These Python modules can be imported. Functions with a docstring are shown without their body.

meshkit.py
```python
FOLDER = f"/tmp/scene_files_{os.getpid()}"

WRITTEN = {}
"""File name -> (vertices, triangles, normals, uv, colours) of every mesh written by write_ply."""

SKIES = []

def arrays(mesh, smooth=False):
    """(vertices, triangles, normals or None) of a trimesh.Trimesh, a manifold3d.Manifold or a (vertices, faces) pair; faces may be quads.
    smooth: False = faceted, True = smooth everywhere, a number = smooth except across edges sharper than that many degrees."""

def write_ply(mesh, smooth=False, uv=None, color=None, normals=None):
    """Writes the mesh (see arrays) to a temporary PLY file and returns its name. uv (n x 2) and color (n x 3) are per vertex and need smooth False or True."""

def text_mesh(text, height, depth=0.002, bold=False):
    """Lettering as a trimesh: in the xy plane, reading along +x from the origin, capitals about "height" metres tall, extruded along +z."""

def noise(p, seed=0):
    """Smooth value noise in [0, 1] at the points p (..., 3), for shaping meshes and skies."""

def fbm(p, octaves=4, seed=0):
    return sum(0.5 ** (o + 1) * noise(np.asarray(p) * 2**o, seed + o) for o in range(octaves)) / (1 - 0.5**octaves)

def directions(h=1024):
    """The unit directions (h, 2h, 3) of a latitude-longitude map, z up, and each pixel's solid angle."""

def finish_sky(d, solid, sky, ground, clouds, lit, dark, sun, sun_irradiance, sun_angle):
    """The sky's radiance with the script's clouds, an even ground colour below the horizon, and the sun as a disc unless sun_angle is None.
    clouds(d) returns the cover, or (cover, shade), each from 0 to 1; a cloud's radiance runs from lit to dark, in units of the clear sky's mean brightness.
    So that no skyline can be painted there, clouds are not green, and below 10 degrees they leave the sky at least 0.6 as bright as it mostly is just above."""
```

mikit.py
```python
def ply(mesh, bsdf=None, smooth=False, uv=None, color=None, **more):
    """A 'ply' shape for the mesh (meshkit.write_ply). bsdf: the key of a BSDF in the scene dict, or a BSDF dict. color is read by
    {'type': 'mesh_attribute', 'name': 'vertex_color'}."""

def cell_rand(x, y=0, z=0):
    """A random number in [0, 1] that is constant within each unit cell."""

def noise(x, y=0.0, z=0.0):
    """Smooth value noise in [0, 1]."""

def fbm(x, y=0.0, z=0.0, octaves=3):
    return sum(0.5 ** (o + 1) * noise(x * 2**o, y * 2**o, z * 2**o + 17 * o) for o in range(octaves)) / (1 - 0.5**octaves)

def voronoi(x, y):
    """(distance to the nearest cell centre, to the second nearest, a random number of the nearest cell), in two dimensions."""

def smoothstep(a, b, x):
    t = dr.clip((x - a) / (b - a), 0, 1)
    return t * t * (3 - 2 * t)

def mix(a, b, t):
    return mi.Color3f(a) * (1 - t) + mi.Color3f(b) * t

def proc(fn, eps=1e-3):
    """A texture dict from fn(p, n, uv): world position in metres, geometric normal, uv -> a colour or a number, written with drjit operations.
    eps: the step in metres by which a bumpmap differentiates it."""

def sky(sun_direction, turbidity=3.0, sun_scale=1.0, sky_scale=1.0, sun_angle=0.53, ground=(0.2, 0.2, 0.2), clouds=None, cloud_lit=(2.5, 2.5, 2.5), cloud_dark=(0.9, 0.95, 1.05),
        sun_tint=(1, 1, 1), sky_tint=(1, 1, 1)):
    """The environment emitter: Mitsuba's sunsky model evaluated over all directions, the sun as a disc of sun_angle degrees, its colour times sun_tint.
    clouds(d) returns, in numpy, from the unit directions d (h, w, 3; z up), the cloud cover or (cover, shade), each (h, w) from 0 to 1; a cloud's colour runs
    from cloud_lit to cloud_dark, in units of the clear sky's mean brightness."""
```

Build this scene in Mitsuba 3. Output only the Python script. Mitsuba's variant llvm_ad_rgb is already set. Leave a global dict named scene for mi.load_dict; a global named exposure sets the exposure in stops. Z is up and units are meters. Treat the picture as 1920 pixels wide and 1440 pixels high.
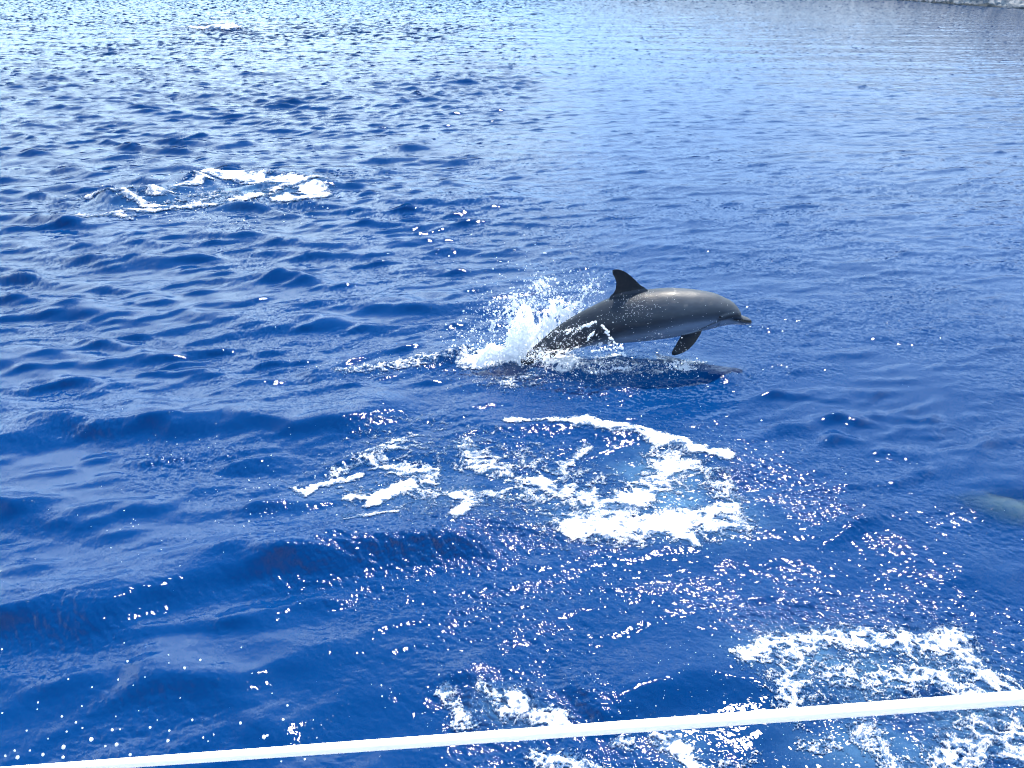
import math
import numpy as np, trimesh, manifold3d
import drjit as dr
import mitsuba as mi
import mikit, meshkit
from scipy import ndimage
from scipy.interpolate import PchipInterpolator, CubicSpline
from scipy.spatial import cKDTree

T = mi.ScalarTransform4f
scene, labels = {}, {}

# ---------------------------------------------------------------- camera, sky, exposure
CAM_H = 3.3
FPX, CX, CY = 1441.0, 960.0, 720.0            # focal length and centre in pixels of the 1920 x 1440 photograph
PITCH = math.atan(738.0 / FPX)
CP, SP = math.cos(PITCH), math.sin(PITCH)
scene['camera'] = {'type': 'perspective', 'fov': math.degrees(2 * math.atan(CX / FPX)), 'near_clip': 0.05, 'far_clip': 20000.0,
                   'to_world': T().look_at(origin=[0, 0, CAM_H], target=[0, CP, CAM_H - SP], up=[0, 0, 1])}
SUN_EL, SUN_AZ = math.radians(60), math.radians(22)
SUN = (math.sin(SUN_AZ) * math.cos(SUN_EL), math.cos(SUN_AZ) * math.cos(SUN_EL), math.sin(SUN_EL))
WATER = (0.0003, 0.027, 0.119)                  # light scattered back out of clear deep sea water


def clouds(d):
    """Thin high haze and a few soft clouds over the whole sky."""
    el = np.clip(d[..., 2], 0, 1)
    p = np.stack([-d[..., 0], d[..., 1], d[..., 2]], -1) / (el[..., None] + 0.35)
    n = meshkit.fbm(p * 2.3 + 7.0, 5, 3)
    c = np.clip((n - 0.42) / 0.25, 0, 1)
    t = np.clip((el - 0.46) / 0.44, 0, 1)
    band = 1 - 0.96 * t * t * (3 - 2 * t)
    az = np.arctan2(d[..., 0], d[..., 1]) + 0.5 * (meshkit.fbm(p * 1.1, 3, 8) - 0.5)
    bank = np.clip((0.16 - az) / 0.55, 0, 1) * np.clip((az + 2.4) / 0.6, 0, 1) * np.clip((0.62 - el) / 0.28, 0, 1)   # a bright bank of cloud over the open sea
    low = 0.16 + 0.84 * np.clip(el / 0.22, 0, 1)
    return (0.40 + 0.34 * c) * band * low + 0.36 * bank * (0.55 + 0.45 * np.clip(el / 0.2, 0, 1)), 0.25 * (1 - bank)


scene['sky'] = mikit.sky(SUN, turbidity=3.0, clouds=clouds, cloud_lit=(3.7, 4.7, 5.15), cloud_dark=(2.2, 2.4, 2.6), sun_tint=(0.93, 1.0, 1.10), ground=tuple(0.565 * c for c in WATER), sky_tint=(0.56, 0.86, 1.10))
exposure = 2.8


# ---------------------------------------------------------------- helpers
def ray(px, py):
    a, b = (px - CX) / FPX, (py - CY) / FPX
    return np.array([a, CP - b * SP, -SP - b * CP])


def at(px, py, z=0.0):
    """The point at height z that stands at this place of the photograph."""
    d = ray(px, py)
    return np.array([0, 0, CAM_H]) + d * ((z - CAM_H) / d[2])


def at_y(px, py, y):
    d = ray(px, py)
    return np.array([0, 0, CAM_H]) + d * (y / d[1])


def sstep(a, b, x):
    t = np.clip((x - a) / (b - a), 0, 1)
    return t * t * (3 - 2 * t)


def fbm2(x, y, octaves=4, seed=0):
    return meshkit.fbm(np.stack([x, y, np.full_like(x, seed * 3.17)], -1), octaves, seed)


def poly_dist(x, y, pts):
    """Distance to a polyline, the side (positive = nearer the boat) and the share of the way along it."""
    pts = np.asarray(pts, float)
    best, side, along = np.full(x.shape, 1e9), np.zeros(x.shape), np.zeros(x.shape)
    for i in range(len(pts) - 1):
        a, b = pts[i], pts[i + 1]
        d = b - a
        L = np.hypot(*d)
        t = np.clip(((x - a[0]) * d[0] + (y - a[1]) * d[1]) / L ** 2, 0, 1)
        ex, ey = x - a[0] - t * d[0], y - a[1] - t * d[1]
        r = np.hypot(ex, ey)
        c = (d[1] * (x - a[0]) - d[0] * (y - a[1])) / L
        m = r < best
        best = np.where(m, r, best)
        side = np.where(m, np.sign(c), side)
        along = np.where(m, (i + t) / (len(pts) - 1), along)
    return best, side, along


def px_line(*p):
    return [tuple(at(*q)[:2]) for q in p]


def blob(x, y, px, py, rx, ry):
    """A soft patch: centre by photograph place, radii in metres."""
    c = at(px, py)
    return np.exp(-((x - c[0]) / rx) ** 2 - ((y - c[1]) / ry) ** 2)


# ---------------------------------------------------------------- the sea surface
class Tile:
    """A periodic field of waves of a band of lengths, scaled to an rms slope of one."""

    def __init__(self, L, N, lo, hi, angle, spread, seed, power=2.0):
        rng = np.random.default_rng(seed)
        k = 2 * np.pi * np.fft.fftfreq(N, L / N)
        kx, ky = np.meshgrid(k, k, indexing='ij')
        kk = np.hypot(kx, ky) + 1e-9
        a, b = 2 * np.pi / hi, 2 * np.pi / lo
        band = 1 / (1 + (a / kk) ** 8) / (1 + (kk / b) ** 8)
        direc = np.abs(np.cos(np.arctan2(ky, kx) - angle)) ** spread
        amp = band * (direc + 0.04) * kk ** -power
        F = np.fft.fft2(rng.standard_normal((N, N))) * amp
        h = np.fft.ifft2(F).real
        sl = np.sqrt((np.fft.ifft2(1j * kx * F).real ** 2 + np.fft.ifft2(1j * ky * F).real ** 2).mean())
        self.h, self.L, self.N = h / sl, L, N
        self.s = self.h.std()
        self.c = ndimage.spline_filter(self.h, order=3, mode='grid-wrap')

    def __call__(self, x, y, rot=0.0):
        c, s = math.cos(rot), math.sin(rot)
        q = np.stack([(c * x - s * y).ravel(), (s * x + c * y).ravel()]) * (self.N / self.L)
        return ndimage.map_coordinates(self.c, q, order=3, mode='grid-wrap', prefilter=False).reshape(x.shape)


UP = math.pi / 2
swell = Tile(61.0, 1024, 1.6, 9.0, UP - 0.15, 4, 11)
chop = Tile(23.0, 1024, 0.32, 1.7, UP - 0.10, 5, 12)
chop2 = Tile(17.0, 1024, 0.14, 0.7, UP + 0.25, 4, 13, 2.1)
ripple = Tile(4.7, 1024, 0.016, 0.13, UP - 0.3, 0.6, 14, 1.7)

CRESTS = [  # polyline by photograph places, height, width towards the boat, width away
    (px_line((-160, 880), (0, 836), (120, 806), (250, 796), (330, 806), (420, 784), (560, 800), (640, 790), (720, 772), (800, 768)), 0.115, 0.16, 0.42),
    (px_line((560, 712), (640, 694), (720, 684), (830, 668), (900, 676)), 0.05, 0.16, 0.34),
    (px_line((-200, 1235), (0, 1184), (180, 1165), (250, 1132), (420, 1080), (560, 1062), (700, 1026), (860, 1012), (1000, 1036)), 0.11, 0.15, 0.42),
    (px_line((230, 1270), (330, 1268), (420, 1292), (500, 1350), (560, 1390)), 0.022, 0.12, 0.16),
    (px_line((1080, 1345), (1200, 1290), (1340, 1262), (1500, 1290)), 0.05, 0.14, 0.3),
    (px_line((800, 790), (960, 800), (1080, 800), (1200, 822), (1350, 862), (1400, 930)), 0.05, 0.16, 0.3),
    (px_line((1390, 835), (1520, 900), (1600, 962), (1740, 1050), (1920, 1075)), 0.025, 0.2, 0.35),
    (px_line((130, 392), (300, 372), (420, 330), (560, 336), (640, 360)), 0.12, 0.35, 0.6),
    (px_line((980, 700), (1080, 690), (1200, 690), (1330, 700), (1400, 726)), 0.05, 0.14, 0.25),
    (px_line((310, 58), (400, 52), (450, 58)), 0.30, 1.6, 2.0),
]
RINGS = [(1792, 815, 0.17), (1606, 872, 0.10), (1850, 958, 0.15), (360, 1385, 0.10), (300, 1155, 0.04), (425, 1180, 0.05), (1402, 828, 0.16), (640, 630, 0.2)]


def calm_right(x, y):
    """0 on the open water, 1 in the lee of the coast (right)."""
    c = 0.02 * y - 0.55 + 0.7 * (fbm2(x * 0.35, y * 0.22, 3, 5) - 0.5) * (1 + 0.08 * y)
    return sstep(-0.7, 1.0, (x - c) / (0.8 + 0.075 * y))


def ruffled(x, y):
    """Where boat and animals have ruffled the water: short, steep ripples."""
    r = np.zeros_like(x)
    for px, py, rx, ry, s in ((1450, 1050, 3.0, 1.3, 0.6), (1100, 1150, 2.0, 0.8, 0.5), (1180, 705, 1.5, 0.35, 1.5), (1000, 960, 2.0, 0.75, 0.9), (1500, 1120, 1.4, 0.7, 1.0), (1750, 1130, 1.0, 0.6, 1.0), (1650, 1300, 1.3, 0.6, 1.1), (950, 1330, 0.8, 0.3, 1.1), (1250, 1200, 0.9, 0.4, 0.7),
                              (1100, 720, 1.6, 0.5, 1.1), (850, 690, 0.9, 0.35, 0.9), (340, 825, 0.55, 0.35, 1.1), (750, 1040, 0.55, 0.18, 1.2), (150, 1000, 1.2, 0.45, 0.5), (1450, 930, 0.7, 0.4, 0.8),
                              (420, 375, 2.6, 1.0, 1.0), (110, 365, 1.4, 0.5, 0.7), (620, 335, 0.9, 0.8, 0.8), (1250, 1420, 1.2, 0.25, 1.0)):
        r = np.maximum(r, s * blob(x, y, px, py, rx, ry))
    return r * (0.45 + 1.1 * sstep(0.35, 0.65, fbm2(x * 2.2, y * 2.2, 3, 9)))


def sea_height(x, y, fine=True, masks=None):
    calm, ruf = masks if masks is not None else (calm_right(x, y), ruffled(x, y))
    near = 1 - sstep(6.4, 7.8, y - 0.4 * x)          # boat wash: the short chop is smoothed out there
    gust = 0.55 + 0.9 * sstep(0.3, 0.7, fbm2(x * 0.13 + 3, y * 0.09, 3, 2))
    s1 = 0.045 * (1 - 0.65 * calm)
    s2 = 0.135 * (1 - 0.78 * calm) * (1 - 0.45 * near) * gust
    s3 = (0.16 - 0.03 * sstep(6.5, 9, y)) * (1 - 0.45 * calm) * (1 - 0.25 * near)
    s4 = 0.105 + 0.01 * calm + 0.22 * ruf
    a, b = swell(x, y), chop(x, y, 0.05)
    b = b + 0.3 * (b * b / chop.s - chop.s)
    e = chop2(x, y, -0.1)
    e = e + 0.4 * (e * e / chop2.s - chop2.s)
    z = s1 * a + s2 * b + (s3 + 0.16 * blob(x, y, 1560, 790, 0.6, 0.5) + 0.20 * blob(x, y, 1740, 820, 0.7, 0.6)) * e
    if fine:
        patch = 0.35 + 1.3 * sstep(0.35, 0.68, fbm2(x * 1.1 + 9, y * 1.6, 3, 4))
        z = z + s4 * patch * ripple(x, y, 0.2)
    return z


def add_crests(x, y, z):
    for line, h, wf, wb in CRESTS:
        p = np.asarray(line)
        m = (x > p[:, 0].min() - 4 * wb) & (x < p[:, 0].max() + 4 * wb) & (y > p[:, 1].min() - 4 * wb) & (y < p[:, 1].max() + 4 * wb)
        if not m.any():
            continue
        xs, ys = x[m], y[m]
        wx = (fbm2(xs * 1.7, ys * 1.7, 2, 21) - 0.5) * 0.25
        d, side, along = poly_dist(xs, ys + wx, p)
        w = np.where(side > 0, wf, wb)
        z[m] += h * np.exp(-(d / w) ** 2) * sstep(0, 0.12, along) * (1 - sstep(0.85, 1, along)) * (0.6 + 0.8 * fbm2(xs * 1.1, ys * 1.1, 2, 22))
    for px, py, r0 in RINGS:
        c = at(px, py)
        m = (np.abs(x - c[0]) < 2.2 * r0) & (np.abs(y - c[1]) < 2.2 * r0)
        if m.any():
            r = np.hypot(x[m] - c[0], y[m] - c[1])
            lam = 0.035 + 0.12 * r0
            z[m] += 0.018 * lam * np.cos(2 * np.pi * (r - r0) / lam) * np.exp(-((r - r0) / (0.45 * r0)) ** 2) * 1.3
    return z


def sea_z(x, y, fine=True, masks=None):
    x, y = np.asarray(x, float), np.asarray(y, float)
    return add_crests(x, y, sea_height(x, y, fine, masks))


def sea_mesh():
    dep = np.radians(np.concatenate([np.linspace(86, 58, 16)[:-1], np.linspace(58, 25, 440)[:-1], np.linspace(25, 9, 265)[:-1], np.linspace(9, 2.5, 325)[:-1], np.linspace(2.5, 0.5, 165), np.geomspace(0.5, 0.02, 40)[1:]]))
    az = np.radians(np.concatenate([np.linspace(-179.9, -48, 40)[:-1], np.linspace(-48, 48, 1000), np.linspace(48, 179.9, 40)[1:]]))
    r = CAM_H / np.tan(dep)
    R, A = np.meshgrid(r, az, indexing='ij')
    x, y = R * np.sin(A), R * np.cos(A)
    masks = (calm_right(x, y), ruffled(x, y))
    z = sea_z(x, y, True, masks)
    cell = np.maximum(np.abs(np.gradient(r))[:, None] * np.ones_like(R), R * np.gradient(az)[None])
    e = np.clip(0.35 * cell, 0.003, 0.03)
    zx = (sea_z(x + e, y, True, masks) - z) / e
    zy = (sea_z(x, y + e, True, masks) - z) / e
    gx, gy = np.gradient(z, axis=0) / np.gradient(r)[:, None], np.gradient(z, axis=1) / (R * np.gradient(az)[None])
    mx, my = gx * np.sin(A) + gy * np.cos(A), gx * np.cos(A) - gy * np.sin(A)      # slope of the mesh itself, for the far waves it resolves only coarsely
    b = 0.65 * sstep(9.0, 24.0, R) + 0.15 * sstep(22, 60, R)
    zx, zy = zx * (1 - b) + mx * b, zy * (1 - b) + my * b
    n = np.stack([-zx, -zy, np.ones_like(z)], -1).reshape(-1, 3)
    n /= np.linalg.norm(n, axis=1, keepdims=True)
    nr, nc = R.shape
    i = np.arange(nr * nc).reshape(nr, nc)
    q = np.stack([i[:-1, :-1], i[:-1, 1:], i[1:, 1:], i[1:, :-1]], -1).reshape(-1, 4)
    f = np.vstack([q[:, [0, 2, 1]], q[:, [0, 3, 2]]])
    v = np.stack([x, y, z], -1).reshape(-1, 3)
    t = np.cross(v[f[:1000, 1]] - v[f[:1000, 0]], v[f[:1000, 2]] - v[f[:1000, 0]])[:, 2].sum()
    return v, (f if t > 0 else f[:, ::-1]), n


# milky water full of fine bubbles under and around the foam; place, radii in metres, strength
MILKY = [(1235, 900, 0.30, 0.35, 0.9), (1290, 960, 0.40, 0.25, 0.9), (1150, 960, 0.5, 0.25, 0.45), (800, 920, 0.8, 0.35, 0.16), (980, 668, 0.42, 0.22, 1.0), (1120, 690, 0.7, 0.2, 0.35),
         (480, 360, 1.1, 0.5, 0.5), (350, 385, 1.2, 0.4, 0.35), (1520, 1230, 0.35, 0.22, 0.55), (1700, 1270, 0.5, 0.25, 0.6), (1850, 1330, 0.35, 0.25, 0.6), (1640, 1400, 0.35, 0.15, 0.5),
         (960, 1330, 0.2, 0.12, 0.4), (1270, 1400, 0.16, 0.12, 0.35), (1285, 690, 0.22, 0.10, 0.5)]
_c = [(at(px, py)[:2], rx, ry, s) for px, py, rx, ry, s in MILKY]


def water_colour(p, n, uv):
    m = mi.Float(0)
    for c, rx, ry, s in _c:
        m = dr.maximum(m, s * dr.exp(-dr.square((p.x - float(c[0])) / rx) - dr.square((p.y - float(c[1])) / ry)))
    m = m * mikit.smoothstep(0.25, 0.75, mikit.fbm(p.x * 6, p.y * 6, 0, octaves=4) + 0.15)
    v = 0.85 + 0.3 * mikit.fbm(p.x * 0.5, p.y * 0.5, 3.3, octaves=3)
    return mikit.mix(mi.Color3f(*WATER) * v, mi.Color3f(0.10, 0.24, 0.40), m * 0.6)


SUBM = at(1890, 958)
SHADOW_FADE = at(1175, 706)


def water_body(p, n, uv):
    """Share of the light that the clear water swallows and scatters before it reaches anything below; less over the shallow swimmer, and under the leaping dolphin to lighten its shadow."""
    a = dr.square((p.x - float(SUBM[0]) - 0.55) / 1.15) + dr.square((p.y - float(SUBM[1]) - 0.02) / 0.34)
    b = dr.square((p.x - float(SHADOW_FADE[0])) / 1.0) + dr.square((p.y - float(SHADOW_FADE[1])) / 0.36)  # added see-through patch that weakens the shadow cast by the leaping dolphin
    n = mikit.fbm(p.x * 11, p.y * 26, 1.7, octaves=3)
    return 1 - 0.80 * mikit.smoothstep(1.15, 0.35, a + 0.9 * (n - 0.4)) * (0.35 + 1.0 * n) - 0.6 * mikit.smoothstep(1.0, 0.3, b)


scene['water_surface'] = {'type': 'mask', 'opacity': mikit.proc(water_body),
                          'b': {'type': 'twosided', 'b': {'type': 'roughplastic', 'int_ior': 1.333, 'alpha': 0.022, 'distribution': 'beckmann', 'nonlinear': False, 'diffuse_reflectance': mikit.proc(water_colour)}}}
_v, _f, _n = sea_mesh()
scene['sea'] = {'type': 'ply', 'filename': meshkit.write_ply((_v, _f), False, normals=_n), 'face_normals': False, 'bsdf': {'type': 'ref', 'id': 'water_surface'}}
labels['sea'] = {'label': 'deep blue rippled sea with boat wash and sun glitter', 'kind': 'structure'}


# ---------------------------------------------------------------- the coast: its foot is just in view, its height is what the water on the right mirrors
def coast():
    foot = [at(2350, 52)[:2], at(1925, 17)[:2], at(1800, 9)[:2], at(1675, -0.5)[:2], at(1500, -8.5)[:2], at(1250, -13.5)[:2], at(1010, -15.5)[:2], at(860, -16.4)[:2]]
    foot = [np.array([150.0, -60.0])] + foot
    top = [32, 35, 39, 44, 58, 90, 140, 120, 50]
    s = np.concatenate([[0], np.cumsum(np.hypot(*np.diff(np.array(foot), axis=0).T))])
    u = np.concatenate([np.linspace(0, s[4], 420), np.geomspace(s[4], s[-1], 200)[1:]])
    fx, fy = PchipInterpolator(s, np.array(foot)[:, 0])(u), PchipInterpolator(s, np.array(foot)[:, 1])(u)
    H = PchipInterpolator(s, top)(u)
    t = np.concatenate([[0, 0.001, 0.002, 0.004, 0.007, 0.011, 0.016, 0.022, 0.03, 0.04], np.linspace(0.055, 1, 60)])
    dx, dy = np.gradient(fx, u), np.gradient(fy, u)
    L = np.hypot(dx, dy)
    nx, ny = dy / L, -dx / L
    if nx[0] < 0:
        nx, ny = -nx, -ny
    U, Tt = np.meshgrid(u, t, indexing='ij')
    out = H[:, None] * 1.1 * Tt ** 1.15 + (fbm2(U * 0.25, Tt * 80, 3, 41) - 0.5) * np.minimum(3, 60 * Tt)
    rise = H[:, None] * (0.92 * Tt ** 0.85 + 0.16 * (fbm2(U * 0.02, Tt * 5, 5, 42) - 0.5) * sstep(0, 0.2, Tt)) + (fbm2(U * 0.5, Tt * 150, 3, 43) - 0.4) * 1.2 * sstep(0, 0.006, Tt) - 0.6
    rise = rise + 5 * np.maximum(0, fbm2(U * 0.05, Tt * 12, 3, 45) - 0.5) * sstep(0.004, 0.03, Tt)
    x, y = fx[:, None] + nx[:, None] * out, fy[:, None] + ny[:, None] * out
    nr, nc = x.shape
    i = np.arange(nr * nc).reshape(nr, nc)
    q = np.stack([i[:-1, :-1], i[:-1, 1:], i[1:, 1:], i[1:, :-1]], -1).reshape(-1, 4)
    return np.stack([x, y, rise], -1).reshape(-1, 3), q


def rock_colour(p, n, uv):
    a = mikit.fbm(p.x * 0.23, p.y * 0.23, p.z * 0.9, octaves=5)
    b = mikit.fbm(p.x * 0.05, p.y * 0.05, p.z * 0.12, octaves=4)
    wet = mikit.smoothstep(0.55, 0.15, p.z + 1.6 * (mikit.fbm(p.x * 0.12, p.y * 0.12, 0, octaves=3) - 0.5))
    pale = mikit.mix(mi.Color3f(0.12, 0.14, 0.17), mi.Color3f(0.23, 0.25, 0.28), mikit.smoothstep(0.4, 0.6, a))
    hazed_scrub = mikit.mix(mi.Color3f(0.30, 0.36, 0.43), mi.Color3f(0.22, 0.28, 0.34), mikit.smoothstep(0.4, 0.6, b))  # upper slopes, with the pale blue of haze painted into their colour
    c = mikit.mix(pale, hazed_scrub, mikit.smoothstep(6, 25, p.z + 20 * (b - 0.5)))
    return mikit.mix(c, mi.Color3f(0.06, 0.07, 0.08), wet)


scene['rock'] = {'type': 'twosided', 'bsdf': {'type': 'diffuse', 'reflectance': mikit.proc(rock_colour)}}
scene['hills'] = mikit.ply(coast(), 'rock', smooth=False)
labels['hills'] = {'label': 'pale rocky coast with a dark wet foot at the far top right', 'kind': 'structure'}


# ---------------------------------------------------------------- foam lying on the water
scene['foam_film'] = {'type': 'twosided', 'bsdf': {'type': 'diffuse', 'reflectance': {'type': 'mesh_attribute', 'name': 'vertex_color'}}}
scene['foam_white'] = {'type': 'twosided', 'bsdf': {'type': 'diffuse', 'reflectance': {'type': 'rgb', 'value': (0.82, 0.85, 0.86)}}}


def cells(x, y, size, seed, ax=1.0, ay=1.0):
    """(F2 - F1) / size of a random cell pattern: 0 on the walls between bubbles' clusters."""
    rng = np.random.default_rng(seed)
    x, y = x / ax, y / ay
    x0, x1, y0, y1 = x.min() - 3 * size, x.max() + 3 * size, y.min() - 3 * size, y.max() + 3 * size
    n = int((x1 - x0) * (y1 - y0) / size ** 2)
    pts = rng.uniform((x0, y0), (x1, y1), (n, 2))
    d, _ = cKDTree(pts).query(np.stack([x.ravel(), y.ravel()], 1), k=2)
    return ((d[:, 1] - d[:, 0]) / size).reshape(x.shape)


def foam_sheet(strokes, cell, seed, net=0.20, thick=0.012, lift=0.004, stretch=(1.3, 0.8), gain=0.65):
    """A lacy heap of foam. strokes: (photograph places, half width in metres, density)."""
    lines = [(np.array([at(*q)[:2] for q in pts]), w, s) for pts, w, s in strokes]
    allp = np.vstack([l[0] for l in lines])
    wmax = max(l[1] for l in lines) * 1.7
    xs = np.arange(allp[:, 0].min() - wmax, allp[:, 0].max() + wmax, cell)
    ys = np.arange(allp[:, 1].min() - wmax, allp[:, 1].max() + wmax, cell)
    x, y = np.meshgrid(xs, ys, indexing='ij')
    k = 1 / net
    wx = x + net * 1.5 * (fbm2(x * k * 0.7, y * k * 0.7, 4, seed) - 0.5)
    wy = y + net * 1.5 * (fbm2(x * k * 0.7 + 50, y * k * 0.7, 4, seed + 1) - 0.5)
    D = np.zeros_like(x)
    for p, w, s in lines:
        p2 = p if len(p) > 1 else np.vstack([p, p + 1e-4])
        d, _, _ = poly_dist(wx, wy, p2)
        D = np.maximum(D, s * np.exp(-(d / w) ** 2))
    big, small = cells(wx, wy, net, seed + 2, *stretch), cells(wx, wy, net * 0.35, seed + 3, *stretch)
    grain = fbm2(x / cell / 3, y / cell / 3, 2, seed + 4)
    e = 0.62 * big + 0.38 * small
    f = gain * D - e - 0.36 * (fbm2(x * k * 0.5, y * k * 0.5, 4, seed + 5) - 0.35) - 0.08 + 0.35 * (grain - 0.5) + 0.42 * (np.random.default_rng(seed).uniform(size=x.shape) - 0.5) * sstep(1.5, 0.5, D) + 0.5 * (fbm2(wx * k * 3.5, wy * k * 3.5, 3, seed + 7) - 0.5)
    f = np.where(D < 0.08, -1, f)
    dust = np.random.default_rng(seed + 9).uniform(size=x.shape)
    veil = sstep(0.14, 0.85, D) * sstep(0.36, 0.62, fbm2(wx * k * 1.3, wy * k * 2.6, 4, seed + 8))
    f = np.where((f <= 0) & (dust < 0.75 * veil), 0.03 + 0.16 * veil * dust, f)       # thin veil of bubbles round the foam
    on = f > 0
    z = sea_z(x, y) + lift + thick * (np.clip(f, 0, 0.5) / 0.5) ** 0.7 * (0.5 + 1.0 * fbm2(x * 25, y * 25, 3, seed + 6)) + 0.35 * cell * grain
    q = on[:-1, :-1].astype(int) + on[1:, :-1] + on[:-1, 1:] + on[1:, 1:] >= 3
    q |= on[:-1, :-1] & on[1:, 1:]
    z = np.where(on, z, z - lift * 0.8)
    i = np.arange(x.size).reshape(x.shape)
    faces = np.stack([i[:-1, :-1][q], i[1:, :-1][q], i[1:, 1:][q], i[:-1, 1:][q]], -1)
    f3 = np.vstack([faces[:, [0, 1, 2]], faces[:, [0, 2, 3]]])
    used, inv = np.unique(f3, return_inverse=True)
    body = sstep(0.03, 0.50, f + 0.25 * (grain - 0.5)).reshape(-1)[used]           # thin film lets the water show through, thick foam is white
    return (np.stack([x, y, z], -1).reshape(-1, 3)[used], inv.reshape(-1, 3)), np.array([0.03, 0.09, 0.21]) + np.array([0.80, 0.76, 0.65]) * body[:, None]


def foam(name, label, *args, **kw):
    mesh, colour = foam_sheet(*args, **kw)
    scene[name] = mikit.ply(mesh, 'foam_film', smooth=True, color=colour)
    labels[name] = {'label': label, 'category': 'sea foam', 'kind': 'stuff', 'group': 'foam patches on the water'}


foam('sea_foam', 'large lacy white foam patch on the water in front of the leaping dolphin', [
    ([(1090, 985), (1180, 985), (1290, 975), (1360, 985)], 0.16, 1.1), ([(1230, 985), (1300, 970)], 0.12, 1.5), ([(1320, 975), (1365, 950)], 0.09, 1.5), ([(1255, 1000), (1290, 1010)], 0.08, 1.3), ([(1100, 1000), (1150, 980)], 0.08, 1.2), ([(1150, 950), (1230, 900), (1260, 870)], 0.17, 1.0),
    ([(1080, 800), (1180, 815), (1270, 840), (1350, 858)], 0.07, 1.2), ([(950, 798), (1080, 800)], 0.04, 0.9), ([(1250, 850), (1330, 890), (1380, 960)], 0.12, 0.62),
    ([(1010, 905), (1090, 925), (1160, 950)], 0.10, 1.0), ([(820, 930), (900, 925), (1000, 925), (1080, 935)], 0.12, 0.56), ([(870, 840), (900, 870), (960, 900), (1010, 905)], 0.12, 0.75),
    ([(700, 860), (760, 880), (810, 890), (800, 920)], 0.12, 0.85), ([(700, 945), (730, 930), (780, 905)], 0.08, 1.3), ([(655, 940), (680, 940)], 0.05, 1.3), ([(870, 985), (880, 945), (850, 930)], 0.06, 1.1),
    ([(550, 915), (570, 925), (620, 900), (680, 890)], 0.05, 0.95), ([(620, 885), (720, 850), (770, 820)], 0.12, 0.62), ([(1040, 880), (1060, 870), (1100, 840)], 0.06, 0.9), ([(660, 980), (740, 975)], 0.06, 0.7),
    ([(760, 830), (1100, 900)], 0.40, 0.38), ([(680, 920), (1000, 960)], 0.3, 0.34)], 0.0045, 100, net=0.115, thick=0.008, gain=0.705)
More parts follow.
